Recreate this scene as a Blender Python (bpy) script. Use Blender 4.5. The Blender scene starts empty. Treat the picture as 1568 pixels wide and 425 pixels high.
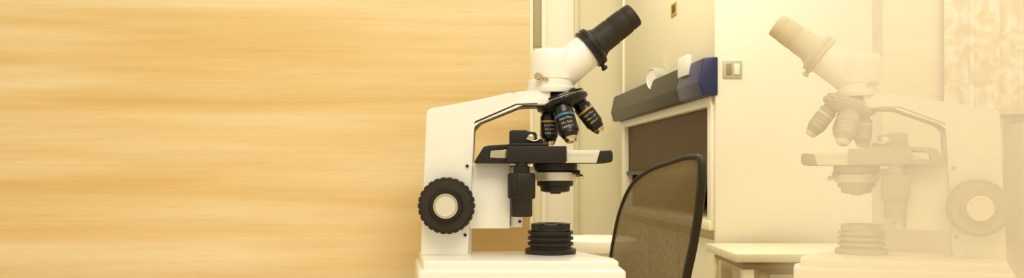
import bpy, bmesh, math, random
from mathutils import Vector, Matrix
random.seed(3)
scene = bpy.context.scene
try:
    scene.view_settings.view_transform = 'Standard'
    scene.view_settings.look = 'None'
except Exception as e:
    print(e)
U = 1.2/1325.0          # microscope modelling unit in metres (~0.9 mm)
TABLE_Z = 0.76
EYE_Z = TABLE_Z + 187*U
EYE_Y = -1.2

# ------------------------------------------------------------------ materials
def srgb(r, g, b):
    f = lambda c: (c/255/12.92) if c/255 <= 0.04045 else ((c/255+0.055)/1.055)**2.4
    return (f(r), f(g), f(b), 1)

def mat(name, col, rough=0.5, metal=0.0, bump=0.0, bscale=40, var=0.04, coat=0.0, spec=0.5):
    m = bpy.data.materials.new(name); m.use_nodes = True
    nt = m.node_tree; b = nt.nodes['Principled BSDF']
    tc = nt.nodes.new('ShaderNodeTexCoord')
    n = nt.nodes.new('ShaderNodeTexNoise'); n.inputs['Scale'].default_value = bscale
    n.inputs['Detail'].default_value = 4
    nt.links.new(tc.outputs['Object'], n.inputs['Vector'])
    r = nt.nodes.new('ShaderNodeMapRange')
    r.inputs['To Min'].default_value = 1-var; r.inputs['To Max'].default_value = 1+var
    nt.links.new(n.outputs['Fac'], r.inputs['Value'])
    mx = nt.nodes.new('ShaderNodeVectorMath'); mx.operation = 'SCALE'
    mx.inputs[0].default_value = col[:3]
    nt.links.new(r.outputs[0], mx.inputs['Scale'])
    nt.links.new(mx.outputs[0], b.inputs['Base Color'])
    b.inputs['Roughness'].default_value = rough
    b.inputs['Metallic'].default_value = metal
    b.inputs['Coat Weight'].default_value = coat
    b.inputs['Specular IOR Level'].default_value = spec
    if bump:
        bp = nt.nodes.new('ShaderNodeBump'); bp.inputs['Strength'].default_value = bump
        bp.inputs['Distance'].default_value = 0.001
        nt.links.new(n.outputs['Fac'], bp.inputs['Height'])
        nt.links.new(bp.outputs[0], b.inputs['Normal'])
    return m

def wood(name, stops, fine=0.2, zs=9.0, pore=0.22):
    m = bpy.data.materials.new(name); m.use_nodes = True
    nt = m.node_tree; L = nt.links; b = nt.nodes['Principled BSDF']
    tc = nt.nodes.new('ShaderNodeTexCoord')
    mp = nt.nodes.new('ShaderNodeMapping'); mp.inputs['Scale'].default_value = (0.6, 1, zs)
    L.new(tc.outputs['Object'], mp.inputs['Vector'])
    n1 = nt.nodes.new('ShaderNodeTexNoise'); n1.inputs['Scale'].default_value = 2.0
    n1.inputs['Detail'].default_value = 3; n1.inputs['Distortion'].default_value = 0.3
    L.new(mp.outputs[0], n1.inputs['Vector'])
    mp2 = nt.nodes.new('ShaderNodeMapping'); mp2.inputs['Scale'].default_value = (3, 1, 170)
    L.new(tc.outputs['Object'], mp2.inputs['Vector'])
    n2 = nt.nodes.new('ShaderNodeTexNoise'); n2.inputs['Scale'].default_value = 1.5
    n2.inputs['Detail'].default_value = 5; n2.inputs['Roughness'].default_value = 0.6
    L.new(mp2.outputs[0], n2.inputs['Vector'])
    mixf = nt.nodes.new('ShaderNodeMix'); mixf.data_type = 'FLOAT'
    mixf.inputs[0].default_value = fine
    L.new(n1.outputs['Fac'], mixf.inputs[2]); L.new(n2.outputs['Fac'], mixf.inputs[3])
    cr = nt.nodes.new('ShaderNodeValToRGB')
    el = cr.color_ramp.elements
    el[0].position, el[0].color = stops[0]
    el[1].position, el[1].color = stops[-1]
    for p, c in stops[1:-1]:
        e = el.new(p); e.color = c
    L.new(mixf.outputs[0], cr.inputs['Fac'])
    # sparse darker pores / dashes
    mp3 = nt.nodes.new('ShaderNodeMapping'); mp3.inputs['Scale'].default_value = (9, 1, 200)
    L.new(tc.outputs['Object'], mp3.inputs['Vector'])
    n3 = nt.nodes.new('ShaderNodeTexNoise'); n3.inputs['Scale'].default_value = 2.2
    n3.inputs['Detail'].default_value = 2
    L.new(mp3.outputs[0], n3.inputs['Vector'])
    r3 = nt.nodes.new('ShaderNodeMapRange'); r3.inputs['From Min'].default_value = 0.60
    r3.inputs['From Max'].default_value = 0.76; r3.inputs['To Max'].default_value = pore
    L.new(n3.outputs['Fac'], r3.inputs['Value'])
    mc = nt.nodes.new('ShaderNodeMix'); mc.data_type = 'RGBA'
    L.new(r3.outputs[0], mc.inputs[0]); L.new(cr.outputs[0], mc.inputs[6])
    mc.inputs[7].default_value = srgb(204, 158, 96)
    L.new(mc.outputs[2], b.inputs['Base Color'])
    b.inputs['Roughness'].default_value = 0.6
    b.inputs['Specular IOR Level'].default_value = 0.15
    return m

M_white = mat('white_enamel', srgb(248, 242, 226), 0.32, var=0.015, coat=0.3)
M_black = mat('black_plastic', srgb(38, 32, 22), 0.42, bump=0.1, bscale=900, spec=0.35)
M_black2 = mat('black_gloss', srgb(24, 20, 14), 0.22, spec=0.45)
M_rubber = mat('black_rubber', srgb(50, 43, 30), 0.55, spec=0.3)
M_chrome = mat('chrome', srgb(225, 208, 172), 0.22, 1.0)
M_silver = mat('satin_silver', srgb(232, 224, 200), 0.4, 0.45)
M_yellow = mat('yellow_ring', srgb(190, 146, 44), 0.4)
M_blue = mat('blue_ring', srgb(50, 122, 140), 0.4)
M_red = mat('red_ring', srgb(150, 60, 40), 0.4)
M_print = mat('white_print', srgb(205, 192, 160), 0.5)
M_mark = mat('engraved_mark', srgb(150, 138, 108), 0.5)
M_cream = mat('cream_cabinet', srgb(238, 227, 190), 0.45, var=0.02, bscale=3)
M_creamside = mat('cream_cabinet_side', srgb(246, 237, 213), 0.5, var=0.02, bscale=3)
M_wall = mat('wall_paint', srgb(232, 223, 186), 0.7, var=0.03, bscale=4)
M_trimm = mat('trim_paint', srgb(222, 211, 170), 0.5)
M_grey = mat('window_grey', srgb(178, 168, 122), 0.5)
M_floor = mat('floor_vinyl', srgb(190, 176, 140), 0.5, var=0.08, bscale=12)
M_table = mat('table_laminate', srgb(226, 204, 160), 0.45, var=0.05, bscale=8)
M_navy = mat('navy_panel', srgb(36, 42, 84), 0.35)
M_slate = mat('slate_panel', srgb(62, 55, 44), 0.4, spec=0.3)
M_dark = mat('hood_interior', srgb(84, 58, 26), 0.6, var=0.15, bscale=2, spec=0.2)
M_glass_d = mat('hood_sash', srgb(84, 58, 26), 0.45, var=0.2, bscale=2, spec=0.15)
M_gold = mat('gold_sticker', srgb(190, 150, 30), 0.5)
M_label = mat('paper_label', srgb(236, 230, 212), 0.6)
M_labelg = mat('grey_label', srgb(190, 188, 166), 0.5)
M_frame = mat('chair_plastic', srgb(52, 46, 30), 0.45, spec=0.3)
M_seat = mat('chair_fabric', srgb(70, 60, 42), 0.9)
M_benchf = mat('bench_front', srgb(216, 200, 160), 0.6)
M_bencht = mat('bench_top', srgb(230, 218, 182), 0.4)
M_apron = mat('bench_apron', srgb(160, 140, 96), 0.5)
M_wood = wood('light_wood', [(0.30, srgb(223, 182, 114)), (0.42, srgb(231, 198, 135)),
                            (0.52, srgb(237, 209, 152)), (0.68, srgb(245, 227, 184))])
M_wood2 = wood('pale_wood', [(0.30, srgb(238, 218, 174)), (0.5, srgb(243, 227, 190)),
                            (0.68, srgb(248, 237, 208))], 0.4, pore=0.1)
# second microscope: fade of a ghost mirror image painted into its colours
P_body = mat('ghost_body', srgb(247, 236, 208), 0.5, var=0.015)
P_dark = mat('ghost_dark', srgb(188, 168, 128), 0.6, spec=0.2)
P_tube = mat('ghost_tube', srgb(220, 203, 166), 0.7, spec=0.2)
P_metal = mat('ghost_metal', srgb(238, 222, 186), 0.5)
P_blue = mat('ghost_blue_ring', srgb(182, 184, 162), 0.5)

def mesh_fabric():
    m = bpy.data.materials.new('chair_mesh'); m.use_nodes = True
    nt = m.node_tree; b = nt.nodes['Principled BSDF']; out = nt.nodes['Material Output']
    b.inputs['Base Color'].default_value = srgb(134, 116, 78); b.inputs['Roughness'].default_value = 0.8
    b.inputs['Specular IOR Level'].default_value = 0.1
    t = nt.nodes.new('ShaderNodeBsdfTransparent'); mx = nt.nodes.new('ShaderNodeMixShader')
    tc = nt.nodes.new('ShaderNodeTexCoord')
    v = nt.nodes.new('ShaderNodeTexVoronoi'); v.inputs['Scale'].default_value = 330
    nt.links.new(tc.outputs['Object'], v.inputs['Vector'])
    r = nt.nodes.new('ShaderNodeMapRange'); r.inputs['From Max'].default_value = 0.7
    r.inputs['To Min'].default_value = 0.68; r.inputs['To Max'].default_value = 0.95
    nt.links.new(v.outputs['Distance'], r.inputs['Value'])
    nt.links.new(r.outputs[0], mx.inputs[0])
    nt.links.new(t.outputs[0], mx.inputs[1]); nt.links.new(b.outputs[0], mx.inputs[2])
    nt.links.new(mx.outputs[0], out.inputs[0])
    return m
M_mesh = mesh_fabric()

def curtain_mat():
    m = bpy.data.materials.new('patterned_curtain'); m.use_nodes = True
    nt = m.node_tree; L = nt.links; b = nt.nodes['Principled BSDF']
    tc = nt.nodes.new('ShaderNodeTexCoord')
    n = nt.nodes.new('ShaderNodeTexNoise'); n.inputs['Scale'].default_value = 22
    n.inputs['Detail'].default_value = 3; n.inputs['Distortion'].default_value = 2.5
    L.new(tc.outputs['Object'], n.inputs['Vector'])
    cr = nt.nodes.new('ShaderNodeValToRGB'); e = cr.color_ramp.elements
    e[0].position = 0.42; e[0].color = srgb(230, 206, 158)
    e[1].position = 0.60; e[1].color = srgb(252, 242, 220)
    L.new(n.outputs['Fac'], cr.inputs['Fac']); L.new(cr.outputs[0], b.inputs['Base Color'])
    b.inputs['Roughness'].default_value = 0.9
    return m
M_curt = curtain_mat()

def haze_mat():
    # haze as a part-transparent cream colour, clear at the left edge, denser further in
    m = bpy.data.materials.new('haze_veil'); m.use_nodes = True
    nt = m.node_tree; L = nt.links; b = nt.nodes['Principled BSDF']; out = nt.nodes['Material Output']
    b.inputs['Base Color'].default_value = srgb(252, 241, 217); b.inputs['Roughness'].default_value = 0.7
    b.inputs['Specular IOR Level'].default_value = 0.05
    t = nt.nodes.new('ShaderNodeBsdfTransparent'); mx = nt.nodes.new('ShaderNodeMixShader')
    tc = nt.nodes.new('ShaderNodeTexCoord'); s = nt.nodes.new('ShaderNodeSeparateXYZ')
    L.new(tc.outputs['Object'], s.inputs[0])
    r = nt.nodes.new('ShaderNodeMapRange'); r.interpolation_type = 'SMOOTHSTEP'
    r.inputs['From Min'].default_value = 0.0; r.inputs['From Max'].default_value = 0.13
    r.inputs['To Min'].default_value = 0.0; r.inputs['To Max'].default_value = 0.32
    L.new(s.outputs['X'], r.inputs['Value'])
    L.new(r.outputs[0], mx.inputs[0])
    L.new(t.outputs[0], mx.inputs[1]); L.new(b.outputs[0], mx.inputs[2])
    L.new(mx.outputs[0], out.inputs[0])
    return m
M_haze = haze_mat()

# ------------------------------------------------------------------ mesh helpers
def link(ob, parent=None):
    scene.collection.objects.link(ob)
    if parent: ob.parent = parent
    return ob

def finish(bm, name, mats, parent=None, smooth=True, angle=35):
    me = bpy.data.meshes.new(name)
    bmesh.ops.recalc_face_normals(bm, faces=bm.faces)
    bm.to_mesh(me); bm.free()
    for m in (mats if isinstance(mats, (list, tuple)) else [mats]): me.materials.append(m)
    if smooth:
        for p in me.polygons: p.use_smooth = True
        me.set_sharp_from_angle(angle=math.radians(angle))
    return link(bpy.data.objects.new(name, me), parent)

def box(name, a, b, m, parent=None, bev=0.0, seg=2):
    bm = bmesh.new(); bmesh.ops.create_cube(bm, size=1)
    a, b = Vector(a), Vector(b); c = (a+b)/2; d = b-a
    for v in bm.verts: v.co = Vector((v.co.x*d.x, v.co.y*d.y, v.co.z*d.z)) + c
    if bev: bmesh.ops.bevel(bm, geom=list(bm.edges), offset=bev, segments=seg, affect='EDGES', profile=0.5)
    return finish(bm, name, m, parent)

def prism(name, pts, lo, hi, m, parent=None, axis='y', bev=0.0, seg=3):
    """extrude 2D outline; axis y: pts are (x,z); axis z: pts are (x,y); axis x: pts are (y,z)"""
    bm = bmesh.new()
    def mk(p, h):
        if axis == 'y': return (p[0], h, p[1])
        if axis == 'z': return (p[0], p[1], h)
        return (h, p[0], p[1])
    v0 = [bm.verts.new(mk(p, lo)) for p in pts]; v1 = [bm.verts.new(mk(p, hi)) for p in pts]
    n = len(pts)
    bm.faces.new(v0); bm.faces.new(v1[::-1])
    for i in range(n): bm.faces.new((v0[i], v1[i], v1[(i+1) % n], v0[(i+1) % n]))
    if bev: bmesh.ops.bevel(bm, geom=list(bm.edges), offset=bev, segments=seg, affect='EDGES', profile=0.5)
    return finish(bm, name, m, parent)

def lathe(name, o, d, prof, mats, parent=None, seg=64, knurl=(0, 0.0), caps=True):
    """prof: list of (r, t, matindex[, knurled]) ; matindex applies to band to next point"""
    d = Vector(d).normalized(); o = Vector(o)
    ref = Vector((0, 1, 0)) if abs(d.y) < 0.9 else Vector((1, 0, 0))
    e1 = d.cross(ref).normalized(); e2 = d.cross(e1)
    if knurl[0]: seg = max(seg, knurl[0]*6)
    bm = bmesh.new(); rings = []
    for p in prof:
        ring = []
        for k in range(seg):
            a = 2*math.pi*k/seg; r = p[0]
            if len(p) > 3 and p[3]:
                r -= knurl[1]*(max(0, math.cos(a*knurl[0]))**3)
            ring.append(bm.verts.new(o + d*p[1] + (e1*math.cos(a)+e2*math.sin(a))*r))
        rings.append(ring)
    for i in range(len(prof)-1):
        for k in range(seg):
            f = bm.faces.new((rings[i][k], rings[i][(k+1) % seg], rings[i+1][(k+1) % seg], rings[i+1][k]))
            f.material_index = prof[i][2]
    if caps:
        f = bm.faces.new(rings[0]); f.material_index = prof[0][2]
        f = bm.faces.new(rings[-1]); f.material_index = prof[-1][2]
    return finish(bm, name, mats, parent)

def sweep(name, pts, rad, m, parent=None, cyclic=False, seg=10):
    cu = bpy.data.curves.new(name, 'CURVE'); cu.dimensions = '3D'
    sp = cu.splines.new('BEZIER'); sp.bezier_points.add(len(pts)-1)
    for i, p in enumerate(pts):
        bp = sp.bezier_points[i]; bp.co = p; bp.handle_left_type = bp.handle_right_type = 'AUTO'
        bp.radius = rad[i] if isinstance(rad, (list, tuple)) else rad
    sp.use_cyclic_u = cyclic; cu.bevel_depth = 1.0; cu.bevel_resolution = 4; cu.resolution_u = seg
    cu.use_fill_caps = True
    tmp = bpy.data.objects.new(name, cu); scene.collection.objects.link(tmp)
    dg = bpy.context.evaluated_depsgraph_get()
    me = bpy.data.meshes.new_from_object(tmp.evaluated_get(dg))
    bpy.data.objects.remove(tmp)
    me.materials.clear(); me.materials.append(m)
    for p in me.polygons: p.use_smooth = True
    return link(bpy.data.objects.new(name, me), parent)

def empty(name, loc, rz=0.0):
    e = bpy.data.objects.new(name, None); e.location = loc; e.rotation_euler = (0, 0, rz)
    e.empty_display_size = 0.05
    return link(e)

# ------------------------------------------------------------------ microscope
# local frame: x right, y away, z up; units U; origin on the table under the body.
X0 = 784.0; Z0 = 266.0+187.0
def q(x, z, y=0.0): return Vector((x-X0, y, Z0-z))
def q2(x, z): return (x-X0, Z0-z)

def wrap_text(name, lines, o, d, r, t0, lh, mt, parent, face=Vector((0, -1, 0)), size=5.2, off=0.0):
    """print small text lines around a barrel, starting at distance t0 along d"""
    d = Vector(d).normalized(); f = (face - d*face.dot(d)).normalized()
    s = f.cross(-d).normalized()
    if s.x < 0: s = -s
    bm = bmesh.new()
    for i, ln in enumerate(lines):
        cu = bpy.data.curves.new('t', 'FONT'); cu.body = ln; cu.size = size; cu.align_x = 'CENTER'
        cu.resolution_u = 2
        ob = bpy.data.objects.new('t', cu); scene.collection.objects.link(ob)
        dg = bpy.context.evaluated_depsgraph_get()
        me = bpy.data.meshes.new_from_object(ob.evaluated_get(dg))
        bpy.data.objects.remove(ob)
        for v in me.vertices:
            a = v.co.x/r + off
            t = t0 + i*lh - v.co.y
            v.co = Vector(o) + d*t + (f*math.cos(a) + s*math.sin(a))*(r+0.15)
        bm.from_mesh(me); bpy.data.meshes.remove(me)
    return finish(bm, name, mt, parent, smooth=False)

def build_microscope():
    root = empty('microscope', (0, 0, TABLE_Z)); root.scale = (U, U, U)
    P = root
    # base: wide lower casting + raised top deck
    up = [(-147, 36), (104, 36), (148, -72), (149, -118), (-124, -118)]
    prism('base_deck', up, 50, 66, M_white, P, 'z', 3.0)
    lo = [(-153, 42), (110, 42), (158, -70), (158, -128), (-130, -128)]
    prism('base_casting', lo, 4, 54, M_white, P, 'z', 4.0)
    for i, (x, y) in enumerate([(-130, 25), (90, 22), (138, -108), (-112, -108)]):
        lathe('foot_%d' % (i+1), (x, y, 0), (0, 0, 1), [(10, 0, 0), (11, 5, 0)], M_rubber, P, 24)
    # C-shaped arm
    arm = [(647, 388), (655, 178), (657, 171), (664, 167), (780, 147.5), (792, 143), (812, 141), (842, 141),
           (842, 163), (800, 163), (790, 164), (735, 186), (726, 193), (724, 200), (721, 388)]
    prism('arm', [q2(*p) for p in arm], -30, 30, M_white, P, 'y', 3.0)
    under_shade = [(726, 193), (731, 185), (789, 160.5), (824, 160.5), (824, 164.5), (792, 165), (737, 188), (728, 199)]
    prism('arm_underside_shade', [q2(*p) for p in under_shade], -26, 26, M_slate, P, 'y', 0.6, 1)  # dark strip standing in for the shade under the arm
    # painted shade: thin dark strips at the arm's under edge, both faces
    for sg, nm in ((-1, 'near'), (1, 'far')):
        strip_pts = [(727, 191), (729, 187), (790, 161), (822, 160), (822, 161.6), (791, 162.8), (731, 189)]
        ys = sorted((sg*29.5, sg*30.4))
        prism('arm_shade_strip_'+nm, [q2(*p) for p in strip_pts], ys[0], ys[1], M_slate, P, 'y')
    # focus carrier
    box('focus_block', q(719, 348, -23), q(781, 249, 23), M_white, P, 2.0)
    box('focus_rail', q(779, 347, -8), q(800, 252, 16), M_white, P, 1.2)
    box('focus_rack', q(777, 345, -14), q(782, 300, -6), M_black, P, 0.5)
    for i, (x, z) in enumerate([(717, 254), (714, 357), (796, 338)]):
        lathe('arm_screw_%d' % (i+1), q(x, z, -31 if i < 2 else -9), (0, -1, 0), [(2.4, 0, 0), (2.2, 1.5, 0)], M_black, P, 16)
    # coarse / fine focus knobs on both sides
    for sgn, nm in ((-1, 'near'), (1, 'far')):
        c = q(687.5, 312.5, sgn*28)
        lathe('coarse_knob_'+nm, c, (0, sgn, 0),
              [(20, 0, 0), (20, 6, 0), (38, 7, 0), (41.5, 9, 0, 1), (42, 12, 0, 1), (42, 26, 0, 1), (40.5, 28.5, 0, 1), (36, 29, 0),
               (36, 29.2, 0), (35.5, 31, 0), (34, 31, 0), (33, 30, 0), (24, 30.2, 0)], M_black, P, 96, (26, 2.4))
        lathe('knob_bead_ring_'+nm, c+Vector((0, sgn*28, 0)), (0, sgn, 0),
              [(34, 0, 0), (37.5, 1, 0, 1), (37.5, 3.4, 0, 1), (34, 4, 0)], M_rubber, P, 96, (60, 1.6))
        lathe('fine_knob_'+nm, c+Vector((0, sgn*30, 0)), (0, sgn, 0),
              [(25, 0, 0), (24.5, 5, 0), (23, 7, 0), (19, 7, 0), (18.5, 10, 0)], M_black, P, 72)
        lathe('fine_knob_cap_'+nm, c+Vector((0, sgn*30, 0)), (0, sgn, 0),
              [(18.3, 5, 1), (18.2, 11, 1), (17, 12.2, 1), (14.6, 12.2, 0), (14.2, 11.6, 0)], [M_silver, M_chrome], P, 64)
    # head: dovetail collar, prism housing, inclined tube
    lathe('head_collar', q(843, 143), (0, 0, 1), [(35, 0, 0), (36, 2, 0), (36, 8, 0), (34.5, 9, 0), (34.5, 18, 0), (33, 20, 0)], M_white, P, 72)
    lathe('prism_housing', q(846, 124), (0, 0, 1),
          [(31, 0, 0), (34, 2, 0), (34.5, 20, 0), (34, 38, 0), (31.5, 44, 0), (28, 47, 0), (20, 48, 0)], M_white, P, 80)
    ax = Vector((math.cos(math.radians(38)), 0, math.sin(math.radians(38))))
    o = q(858, 110)
    lathe('inclined_tube', o, ax, [(20, -18, 0), (27, -10, 0), (28.5, 0, 0), (27.5, 30, 0), (26.5, 58, 0)], M_white, P, 80)
    lathe('tube_clamp_ring', o, ax, [(27, 52, 0), (31, 53, 0), (31.5, 57, 0), (30, 58, 0), (30, 60, 0), (31.5, 61, 0), (31.5, 66, 0),
                                     (29, 68, 0), (25, 70, 0)], M_black, P, 80, (0, 0))
    lathe('eyepiece', o, ax, [(24.5, 66, 0), (24.5, 72, 0), (22.5, 75, 0), (21.2, 80, 0), (21, 100, 0), (20, 101, 0), (20, 103, 0),
                              (20.6, 104, 0), (20.2, 126, 0), (19, 127, 0), (19, 129, 0), (19.6, 130, 0), (19.2, 141, 0), (18, 143, 0),
                              (13, 143, 0), (12, 138, 1)], [M_rubber, M_black2], P, 72)
    perp = Vector((math.sin(math.radians(38)), 0, -math.cos(math.radians(38))))
    lathe('clamp_screw', o+ax*57+perp*27, perp, [(3.4, 0, 0), (3.4, 8, 0), (5, 8, 0), (5, 12, 0), (3, 13, 0)], M_black, P, 24)
    sd = Vector((-0.62, -0.75, 0.16))
    so = q(830, 123, -30)
    lathe('head_lock_screw', so, sd, [(3.2, -4, 0), (3.2, 5, 0), (5.5, 5.5, 0), (6, 7, 0), (6, 13, 0), (5, 14.5, 0), (2, 15, 0)], M_chrome, P, 28)
    lathe('head_side_pin', q(834, 124, -33), (0.5, -0.8, -0.1), [(3, 0, 0), (3, 4, 0), (1.6, 6, 0)], M_chrome, P, 24)
    # revolving nosepiece
    n = Vector((-0.316, 0, 0.949)).normalized(); a = -n
    c = q(861, 156)
    lathe('nosepiece_mount', c, n, [(30, 2, 0), (30, 9, 0), (27, 13, 0), (22, 17, 0)], M_black2, P, 64)
    lathe('nosepiece_turret', c, n, [(24, -13, 0), (33, -10, 0), (37, -5, 0), (39, -3, 0, 1), (40.5, -2, 0, 1), (40.5, 3, 0, 1), (39, 4, 0),
                                     (36, 4.5, 0), (36, 7, 0), (37, 8, 0), (36, 10.5, 0), (28, 11, 0)], [M_black2], P, 96, (48, 1.0))
    lathe('nosepiece_trim_ring', c, n, [(37.2, 5.2, 0), (37.6, 5.6, 0), (37.6, 6.4, 0), (37.2, 6.8, 0)], M_chrome, P, 96)
    e1 = Vector((-0.949, 0, -0.316)); e2 = Vector((0, -1, 0))
    k = math.radians(18.4)
    specs = [(0, 50, 13.8, M_yellow, ['Semi Plan', '10x 0.25', '160/0.17']),
             (78, 57, 15.4, M_blue, ['Semi Plan', '40x 0.65', '160/0.17']),
             (180, 56, 13.6, M_yellow, ['Semi Plan', '100x 1.25', '160/0.17']),
             (270, 44, 12.5, M_red, ['Semi Plan', '4x 0.10', '160/-'])]
    for i, (an, ln, r, ring, tx) in enumerate(specs):
        an = math.radians(an)
        rad = e1*math.cos(an)+e2*math.sin(an)
        dd = a*math.cos(k)+rad*math.sin(k)
        oo = c + a*9 + rad*24
        f = ln/50
        nm = 'objective_%d' % (i+1)
        lathe(nm, oo, dd, [(r*.85, -4, 0), (r*.85, 5*f, 0), (r, 6*f, 0), (r, 12.5*f, 2), (r+.15, 12.7*f, 2), (r+.15, 15.2*f, 2), (r, 15.4*f, 0),
                           (r, 36*f, 0), (r*.9, 37*f, 0), (r*.9, 38.5*f, 0), (r*.84, 39*f, 0), (r*.72, 44*f, 1), (r*.6, 48*f, 1), (r*.42, 50*f, 1),
                           (r*.2, 50*f, 0)], [M_black2, M_chrome, ring], P, 56)
        wrap_text(nm+'_print', tx, oo, dd, r, 21.5*f, 6.0*f, M_print, P, size=5.2 if r > 14 else 4.6)
    # mechanical stage
    box('stage_plate', q(746, 250, -42), q(924, 237, 52), M_black, P, 1.2)
    prism('stage_left_frame', [q2(*p) for p in [(728, 248), (742, 226), (748, 224), (780, 222), (780, 228), (752, 230), (748, 243), (780, 243), (780, 250), (730, 250)]],
          -48, 20, M_black, P, 'y', 0.8)
    box('slide_scale', q(751, 243, -46), q(779, 230, -10), M_chrome, P, 0.6)
    for i in range(3):
        lathe('stage_screw_%d' % (i+1), q(757+i*8, 239-i*2.5, -46), (0, -1, 0), [(2.6, 0, 0), (2.4, 2, 0), (1, 2.3, 0)], M_chrome, P, 16)
    box('stage_carriage', q(777, 249, -60), q(864, 225, -38), M_black, P, 1.6)
    box('stage_carriage_top', q(779, 226, -52), q(838, 221, -20), M_black2, P, 1.2)
    prism('slide_clamp_block', [q2(*p) for p in [(780, 222), (780, 203), (783, 201), (806, 201), (808, 204), (819, 204), (821, 208), (821, 222)]],
          -44, -14, M_black, P, 'y', 1.2)
    lathe('clamp_pin', q(812, 212, -44), (0, -1, 0), [(5, 0, 0), (5, 3, 0), (3.2, 4.5, 0), (1, 5, 0)], M_chrome, P, 24)
    sweep('slide_spring', [q(806, 214, -46), q(818, 217, -48), q(827, 214, -46), q(832, 222, -42)], 1.3, M_chrome, P)
    box('clamp_bracket', q(818, 223, -42), q(834, 213, -28), M_black2, P, 1.0)
    box('stage_ruler', q(862, 249.5, -54), q(914, 231, -44), M_silver, P, 0.8)
    bm = bmesh.new()
    for i in range(14):
        x = 868+i*2.6
        vs = [bm.verts.new(q(xx, zz, -54.2)) for xx, zz in ((x, 240), (x+.5, 240), (x+.5, 237 if i % 5 else 235.5), (x, 237 if i % 5 else 235.5))]
        bm.faces.new(vs)
    finish(bm, 'ruler_marks', M_mark, P, False)
    prism('stage_end_block', [q2(*p) for p in [(908, 250), (913, 232), (930, 231), (932, 236), (932, 246), (929, 249)]], -55, -10, M_black, P, 'y', 1.0)
    box('glass_slide', q(820, 236.5, -30), q(900, 234.5, 0), M_silver, P, 0.3)
    # coaxial stage drive hanging below
    lathe('stage_drive_shaft', q(798, 248, -50), (0, 0, -1), [(9, 0, 0), (9, 6, 0), (12, 7, 0), (12, 17, 0)], M_black, P, 32)
    lathe('stage_drive_knob', q(798, 264, -50), (0, 0, -1),
          [(14, 0, 0), (19, 1, 0), (20.4, 3, 0, 1), (20.4, 36, 0, 1), (19, 38, 0), (16.5, 38.5, 0), (16.2, 40, 0, 0), (16.2, 62, 0, 0), (15, 64.5, 0), (9, 65, 0)],
          M_black, P, 72, (30, 0.9))
    # condenser under the stage
    box('condenser_bracket', q(780, 266, -12), q(830, 255, 14), M_white, P, 1.2)
    lathe('condenser', q(850, 250), (0, 0, -1),
          [(31, 0, 0), (34, 1, 0), (34, 10, 0), (30, 12, 0), (30, 13, 1), (33, 13.5, 1), (33, 25, 1), (31, 26, 1), (28, 26.5, 0), (28, 33, 0), (25, 34.5, 0),
           (23, 35, 0), (22, 42, 0), (14, 44, 0), (12, 44, 0)], [M_black, M_silver], P, 72)
    lathe('iris_lever', q(880, 270, -10), (1, -0.2, 0), [(1.8, 0, 0), (1.8, 6, 0), (3.6, 7, 0), (3.6, 12, 0), (2, 13, 0)], M_chrome, P, 24)
    lathe('condenser_clamp_screw', q(878, 264, -20), (1, -0.4, 0), [(2.4, -6, 0), (2.4, 2, 0), (4, 3, 0), (4, 8, 0), (2, 9, 0)], M_black, P, 24)
    box('filter_tab', q(842, 296, -14), q(858, 290, -2), M_black2, P, 0.8)
    # field illuminator on the base
    lathe('illuminator', q(843, 387), (0, 0, 1),
          [(38, 0, 0), (39, 1, 0), (39, 6.5, 0), (37, 8, 0), (32, 8.5, 0), (31.5, 12, 0), (35, 13, 0), (35, 17, 0), (31, 18, 0), (31, 20.5, 0), (35, 21.5, 0), (35, 25.5, 0), (31, 26.5, 0),
           (31, 29, 0), (34.5, 30, 0), (34.5, 34.5, 0), (30, 36, 0), (29.5, 38, 0), (30, 39, 0), (30, 44, 0), (27, 46, 0), (21, 46, 0), (20, 41, 1), (8, 42.5, 1)],
          [M_black, M_chrome], P, 80)
    box('illuminator_lug_left', q(814, 351, -13), q(838, 340.5, -24), M_black, P, 1.0)
    box('illuminator_lug_right', q(849, 351, -13), q(871, 340.5, -24), M_black, P, 1.0)
    return root

micro = build_microscope()

# second microscope: stand-in for a faint mirror image, its fade painted in
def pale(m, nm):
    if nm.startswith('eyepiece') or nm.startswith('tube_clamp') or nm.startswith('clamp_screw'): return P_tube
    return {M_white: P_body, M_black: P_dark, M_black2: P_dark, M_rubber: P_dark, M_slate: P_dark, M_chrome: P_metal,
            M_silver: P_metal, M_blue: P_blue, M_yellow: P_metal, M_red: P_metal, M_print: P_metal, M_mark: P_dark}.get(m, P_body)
def duplicate(root, name):
    e = empty(name, (0, 0, TABLE_Z))
    for ch in root.children:
        me = ch.data.copy()
        for i in range(len(me.materials)): me.materials[i] = pale(me.materials[i], ch.name)
        c = bpy.data.objects.new(ch.name, me); c.parent = e
        scene.collection.objects.link(c)
    return e
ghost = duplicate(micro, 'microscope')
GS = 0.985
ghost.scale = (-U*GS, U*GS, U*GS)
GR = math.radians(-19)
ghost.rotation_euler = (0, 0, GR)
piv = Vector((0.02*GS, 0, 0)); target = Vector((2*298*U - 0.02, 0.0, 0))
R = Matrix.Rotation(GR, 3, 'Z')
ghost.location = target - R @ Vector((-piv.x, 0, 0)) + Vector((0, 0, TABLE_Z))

# ------------------------------------------------------------------ furniture close by
tb = empty('work_table', (0.1, -0.15, 0))
box('table_top', (-1.3, -0.35, TABLE_Z-0.035), (1.3, 0.27, TABLE_Z), M_table, tb, 0.003)
for i, (x, y) in enumerate([(-1.22, -0.29), (1.22, -0.29), (-1.22, 0.21), (1.22, 0.21)]):
    box('leg_%d' % (i+1), (x-.025, y-.025, 0), (x+.025, y+.025, TABLE_Z-0.035), M_slate, tb, 0.003)
box('apron', (-1.2, 0.2, TABLE_Z-0.12), (1.2, 0.22, TABLE_Z-0.035), M_slate, tb)

sc = empty('haze_screen', (0.275, -0.215, TABLE_Z))  # sheet added to veil the second microscope in haze
box('haze_sheet', (0, 0, 0), (0.6, 0.004, 0.62), M_haze, sc)

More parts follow.
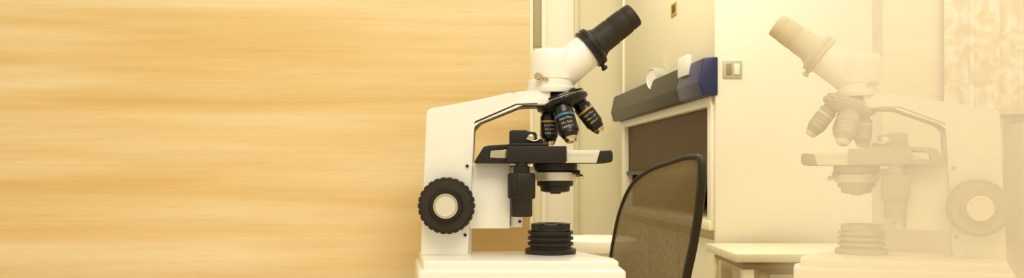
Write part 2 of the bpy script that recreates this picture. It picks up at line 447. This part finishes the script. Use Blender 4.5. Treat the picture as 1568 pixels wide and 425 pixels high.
box('wall_left', (-2.6, 0.13, 0), (0.0281, 0.17, 2.4), M_wood)
box('wall_right', (0.57, 0.13, 0), (2.4, 0.17, 2.4), M_wood2)
# gently folded patterned curtain hanging on the pale wall
bm = bmesh.new()
nx = 60; rows = [1.02, 2.2]
vv = []
for z in rows:
    vv.append([bm.verts.new((0.655+0.30*i/nx, 0.112+0.008*math.sin(i*0.75)+0.004*math.sin(i*1.9), z)) for i in range(nx+1)])
for i in range(nx): bm.faces.new((vv[0][i], vv[0][i+1], vv[1][i+1], vv[1][i]))
finish(bm, 'curtain', M_curt)
cb = empty('wall_cabinet', (0.755, 0.0, 0.0))
box('carcass', (0, 0.08, 0.83), (0.4, 0.13, 1.005), M_benchf, cb, 0.003)
box('door', (0.005, 0.068, 0.835), (0.395, 0.08, 1.0), mat('tan_laminate', srgb(220, 197, 152), 0.5), cb, 0.003)

# ------------------------------------------------------------------ laboratory beyond
box('floor', (-2.6, -2.4, -0.05), (3.0, 4.5, 0), M_floor)
box('wall_back', (-2.6, 4.4, 0), (3.0, 4.5, 2.9), M_wall)
for i, (x0, x1, z0, z1, m) in enumerate([(0.10, 0.135, 0, 2.9, M_creamside), (0.135, 0.19, 1.75, 2.6, M_grey), (0.19, 0.225, 0, 2.9, M_creamside),
                                         (0.40, 0.43, 0, 2.9, M_trimm), (0.225, 0.40, 0, 2.9, M_creamside)]):
    d = 0.04 if m is not M_grey else 0.015
    if i == 4: d = 0.02
    box('trim_%d' % (i+1), (x0, 4.4-d, z0), (x1, 4.41, z1), m, None, 0.003)

fh = empty('fume_hood', (0.795, 2.3, 0), math.radians(4.9))
W = 1.72
box('upper_cabinet', (0.03, 0, 1.24), (0.72, W, 2.3), M_cream, fh, 0.006)
box('near_side_panel', (0.022, -0.02, 0.62), (0.74, 0.0, 2.32), M_creamside, fh, 0.004)
box('far_side_panel', (0.02, W, 0.62), (0.74, W+0.02, 2.32), M_creamside, fh, 0.004)
box('near_jamb', (0.01, 0.0, 0.72), (0.06, 0.05, 1.24), M_creamside, fh, 0.003)
box('far_jamb', (0.01, W-0.09, 0.72), (0.06, W, 1.24), M_creamside, fh, 0.003)
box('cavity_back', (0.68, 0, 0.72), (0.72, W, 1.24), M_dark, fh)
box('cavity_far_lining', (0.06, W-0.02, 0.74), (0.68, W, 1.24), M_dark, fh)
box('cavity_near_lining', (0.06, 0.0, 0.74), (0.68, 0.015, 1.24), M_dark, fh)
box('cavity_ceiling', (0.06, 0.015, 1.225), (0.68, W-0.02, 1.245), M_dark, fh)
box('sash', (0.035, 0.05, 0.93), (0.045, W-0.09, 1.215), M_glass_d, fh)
box('sash_rail', (0.005, 0.0, 1.205), (0.05, W, 1.245), M_creamside, fh, 0.004)
box('sash_handle', (0.022, 0.05, 0.925), (0.05, W-0.09, 0.945), M_slate, fh, 0.003)
box('work_surface', (0.0, 0.0, 0.70), (0.70, W, 0.74), M_cream, fh, 0.006)
box('lower_cabinet', (0.05, 0.0, 0.06), (0.72, W, 0.70), M_benchf, fh, 0.006)
for i in range(3):
    box('lower_door_%d' % (i+1), (0.035, 0.03+i*0.56, 0.1), (0.05, 0.56+i*0.56, 0.66), M_cream, fh, 0.004)
box('plinth', (0.09, 0.03, 0), (0.70, W-0.03, 0.07), M_slate, fh)
bandp = [(-0.035, 1.245), (-0.05, 1.30), (-0.03, 1.395), (0.03, 1.40), (0.03, 1.245)]
prism('control_fascia', bandp, 0.30, W+0.02, M_slate, fh, 'y', 0.006)
prism('fascia_end', bandp, -0.03, 0.30, M_navy, fh, 'y', 0.006)
lathe('pressure_gauge', (0.0, 0.80, 1.40), (-1, -0.25, 0), [(0.052, -0.02, 0), (0.055, 0.01, 0), (0.055, 0.036, 0), (0.049, 0.040, 1), (0.047, 0.035, 1)], [M_labelg, M_label], fh, 40)
box('fascia_notice', (-0.052, 0.14, 1.345), (-0.028, 0.27, 1.43), M_label, fh, 0.002)
box('gold_sticker', (0.026, 0.575, 1.68), (0.031, 0.665, 1.74), M_gold, fh)
box('sticker_inner', (0.025, 0.59, 1.695), (0.027, 0.64, 1.73), M_slate, fh)
box('side_switch_plate', (0.052, -0.028, 1.315), (0.13, -0.019, 1.385), M_labelg, fh, 0.002)
box('side_switch_rocker', (0.065, -0.033, 1.328), (0.085, -0.027, 1.372), M_apron, fh, 0.001)
box('side_switch_socket', (0.095, -0.033, 1.328), (0.118, -0.027, 1.372), M_label, fh, 0.001)
lathe('reagent_bottle', (0.12, 0.22, 0.74), (0, 0, 1), [(0.03, 0, 0), (0.032, 0.01, 0), (0.032, 0.07, 0), (0.014, 0.09, 0), (0.014, 0.10, 1), (0.016, 0.10, 1), (0.016, 0.12, 1)],
      [M_red, M_label], fh, 32)

# bench to the right of the hood
bn = empty('lab_bench', (0.77, 1.78, 0))
box('bench_top', (0, 0, 0.625), (1.5, 0.46, 0.655), M_bencht, bn, 0.004)
box('bench_apron', (0.03, 0.02, 0.60), (1.47, 0.44, 0.625), M_apron, bn, 0.002)
box('bench_cabinet', (0.10, 0.06, 0.05), (1.44, 0.44, 0.60), M_benchf, bn, 0.004)
for i, x in enumerate((0.03, 1.43)):
    box('bench_leg_%d' % (i+1), (x, 0.02, 0), (x+0.04, 0.06, 0.60), M_bencht, bn, 0.003)
for i in range(3):
    box('drawer_%d' % (i+1), (0.13+i*0.43, 0.045, 0.42), (0.53+i*0.43, 0.06, 0.58), M_benchf, bn, 0.003)

# cream lab stool standing beyond the microscope
st = empty('lab_stool', (0.36, 2.45, 0))
lathe('stool_seat', (0, 0, 0.60), (0, 0, 1), [(0.15, 0, 0), (0.165, 0.01, 0), (0.17, 0.03, 0), (0.165, 0.055, 0), (0.14, 0.065, 0), (0.05, 0.06, 0)], M_creamside, st, 48)
lathe('stool_post', (0, 0, 0.10), (0, 0, 1), [(0.03, 0, 0), (0.03, 0.25, 0), (0.02, 0.25, 0), (0.02, 0.50, 0)], M_chrome, st, 24)
for i in range(4):
    an = i*math.pi/2+0.4
    sweep('stool_leg_%d' % (i+1), [Vector((0, 0, 0.13)), Vector((math.cos(an)*0.12, math.sin(an)*0.12, 0.09)), Vector((math.cos(an)*0.24, math.sin(an)*0.24, 0.014))],
          [0.018, 0.016, 0.014], M_chrome, st)

# ------------------------------------------------------------------ office chair
mid = Vector((0.41, 1.27, 0))
ch = empty('office_chair', (mid.x, mid.y, 0))
d = Vector((-0.287, 0.958, 0)); nrm = Vector((0.958, 0.287, 0))
def see(x, y):
    dep = 2.25+(1077-x)/147*0.45
    return Vector(((x-784)/1325*dep, dep-1.2, EYE_Z-(y-266)/1325*dep)) - Vector((mid.x, mid.y, 0))
outl = [(1046, 448), (1052, 420), (1064, 362), (1072, 305), (1075, 262), (1073, 244), (1062, 240), (1025, 249), (990, 263),
        (968, 282), (951, 318), (940, 365), (933, 415), (931, 448), (950, 462), (1000, 466), (1035, 462)]
pts = [see(*p) for p in outl]
rads = [0.011, 0.012, 0.012, 0.012, 0.012, 0.010, 0.007, 0.006, 0.006, 0.006, 0.006, 0.006, 0.006, 0.007, 0.008, 0.009, 0.010]
sweep('back_frame', pts, rads, M_frame, ch, True)
bm = bmesh.new()
cen = sum(pts, Vector())/len(pts)
rings = []
for s_, bulge in ((1.0, 0), (0.75, 0.012), (0.5, 0.02), (0.25, 0.024)):
    rings.append([bm.verts.new(cen+(p-cen)*s_+nrm*-bulge) for p in pts])
vc = bm.verts.new(cen-nrm*0.026)
N = len(pts)
for a_, b_ in zip(rings, rings[1:]):
    for i in range(N): bm.faces.new((a_[i], a_[(i+1) % N], b_[(i+1) % N], b_[i]))
for i in range(N): bm.faces.new((rings[-1][i], rings[-1][(i+1) % N], vc))
finish(bm, 'back_mesh', M_mesh, ch, angle=80)
sc_ = nrm*0.27
bm = bmesh.new()
ang = math.atan2(nrm.y, nrm.x)
bmesh.ops.create_cube(bm, size=1)
for v in bm.verts: v.co = Vector((v.co.x*0.46, v.co.y*0.47, v.co.z*0.07))
bmesh.ops.bevel(bm, geom=list(bm.edges), offset=0.03, segments=4, affect='EDGES', profile=0.5)
bmesh.ops.transform(bm, matrix=Matrix.Translation(sc_+Vector((0, 0, 0.47))) @ Matrix.Rotation(ang, 4, 'Z'), verts=bm.verts)
finish(bm, 'seat', M_seat, ch)
sweep('back_bracket', [sc_+Vector((0, 0, 0.42)), nrm*0.05+Vector((0, 0, 0.42)), nrm*-0.03+Vector((0, 0, 0.47)), Vector((0, 0, 0.60))], 0.016, M_frame, ch)
lathe('gas_post', sc_+Vector((0, 0, 0.08)), (0, 0, 1), [(0.03, 0, 0), (0.03, 0.2, 0), (0.018, 0.2, 0), (0.018, 0.36, 0)], M_frame, ch, 24)
for i in range(5):
    an = i*2*math.pi/5+0.3
    e = sc_+Vector((math.cos(an)*0.27, math.sin(an)*0.27, 0.065))
    sweep('star_leg_%d' % (i+1), [sc_+Vector((0, 0, 0.11)), (sc_+e)/2+Vector((0, 0, 0.06)), e], [0.022, 0.018, 0.012], M_frame, ch)
    w = e.copy(); w.z = 0.026
    lathe('caster_%d' % (i+1), w-Vector((-math.sin(an), math.cos(an), 0))*0.018, (-math.sin(an), math.cos(an), 0),
          [(0.018, 0, 0), (0.026, 0.004, 0), (0.026, 0.032, 0), (0.018, 0.036, 0)], M_rubber, ch, 24)

# ------------------------------------------------------------------ light
w = bpy.data.worlds.new('room_light'); scene.world = w; w.use_nodes = True
bg = w.node_tree.nodes['Background']; bg.inputs['Color'].default_value = (1.0, 0.94, 0.77, 1); bg.inputs['Strength'].default_value = 0.68
def area(name, loc, tgt, size, power, col=(1, 0.93, 0.78)):
    l = bpy.data.lights.new(name, 'AREA'); l.shape = 'RECTANGLE'; l.size = size[0]; l.size_y = size[1]
    l.energy = power; l.color = col
    o = bpy.data.objects.new(name, l); o.location = loc
    o.rotation_euler = (Vector(tgt)-Vector(loc)).to_track_quat('-Z', 'Y').to_euler()
    scene.collection.objects.link(o); return o
area('unseen_overhead_light', (0.2, -1.3, 2.5), (0.2, 0, 0.9), (1.6, 0.9), 29)  # unseen softbox, added to shape the microscope
area('unseen_overhead_light', (0.1, 2.3, 2.8), (0.5, 2.9, 0.8), (1.2, 1.2), 28)
area('unseen_overhead_light', (0.9, 0.7, 2.7), (1.0, 2.3, 1.0), (1.2, 0.6), 26)  # fill added to brighten the hood's near side

# ------------------------------------------------------------------ camera
cd = bpy.data.cameras.new('camera'); cam = bpy.data.objects.new('camera', cd)
scene.collection.objects.link(cam)
cam.location = (0, EYE_Y, EYE_Z); cam.rotation_euler = (math.radians(90), 0, 0)
cd.sensor_width = 36; cd.lens = 36*1325/1568
cd.shift_y = (266-212.4)/1568
cd.clip_start = 0.01
scene.camera = cam
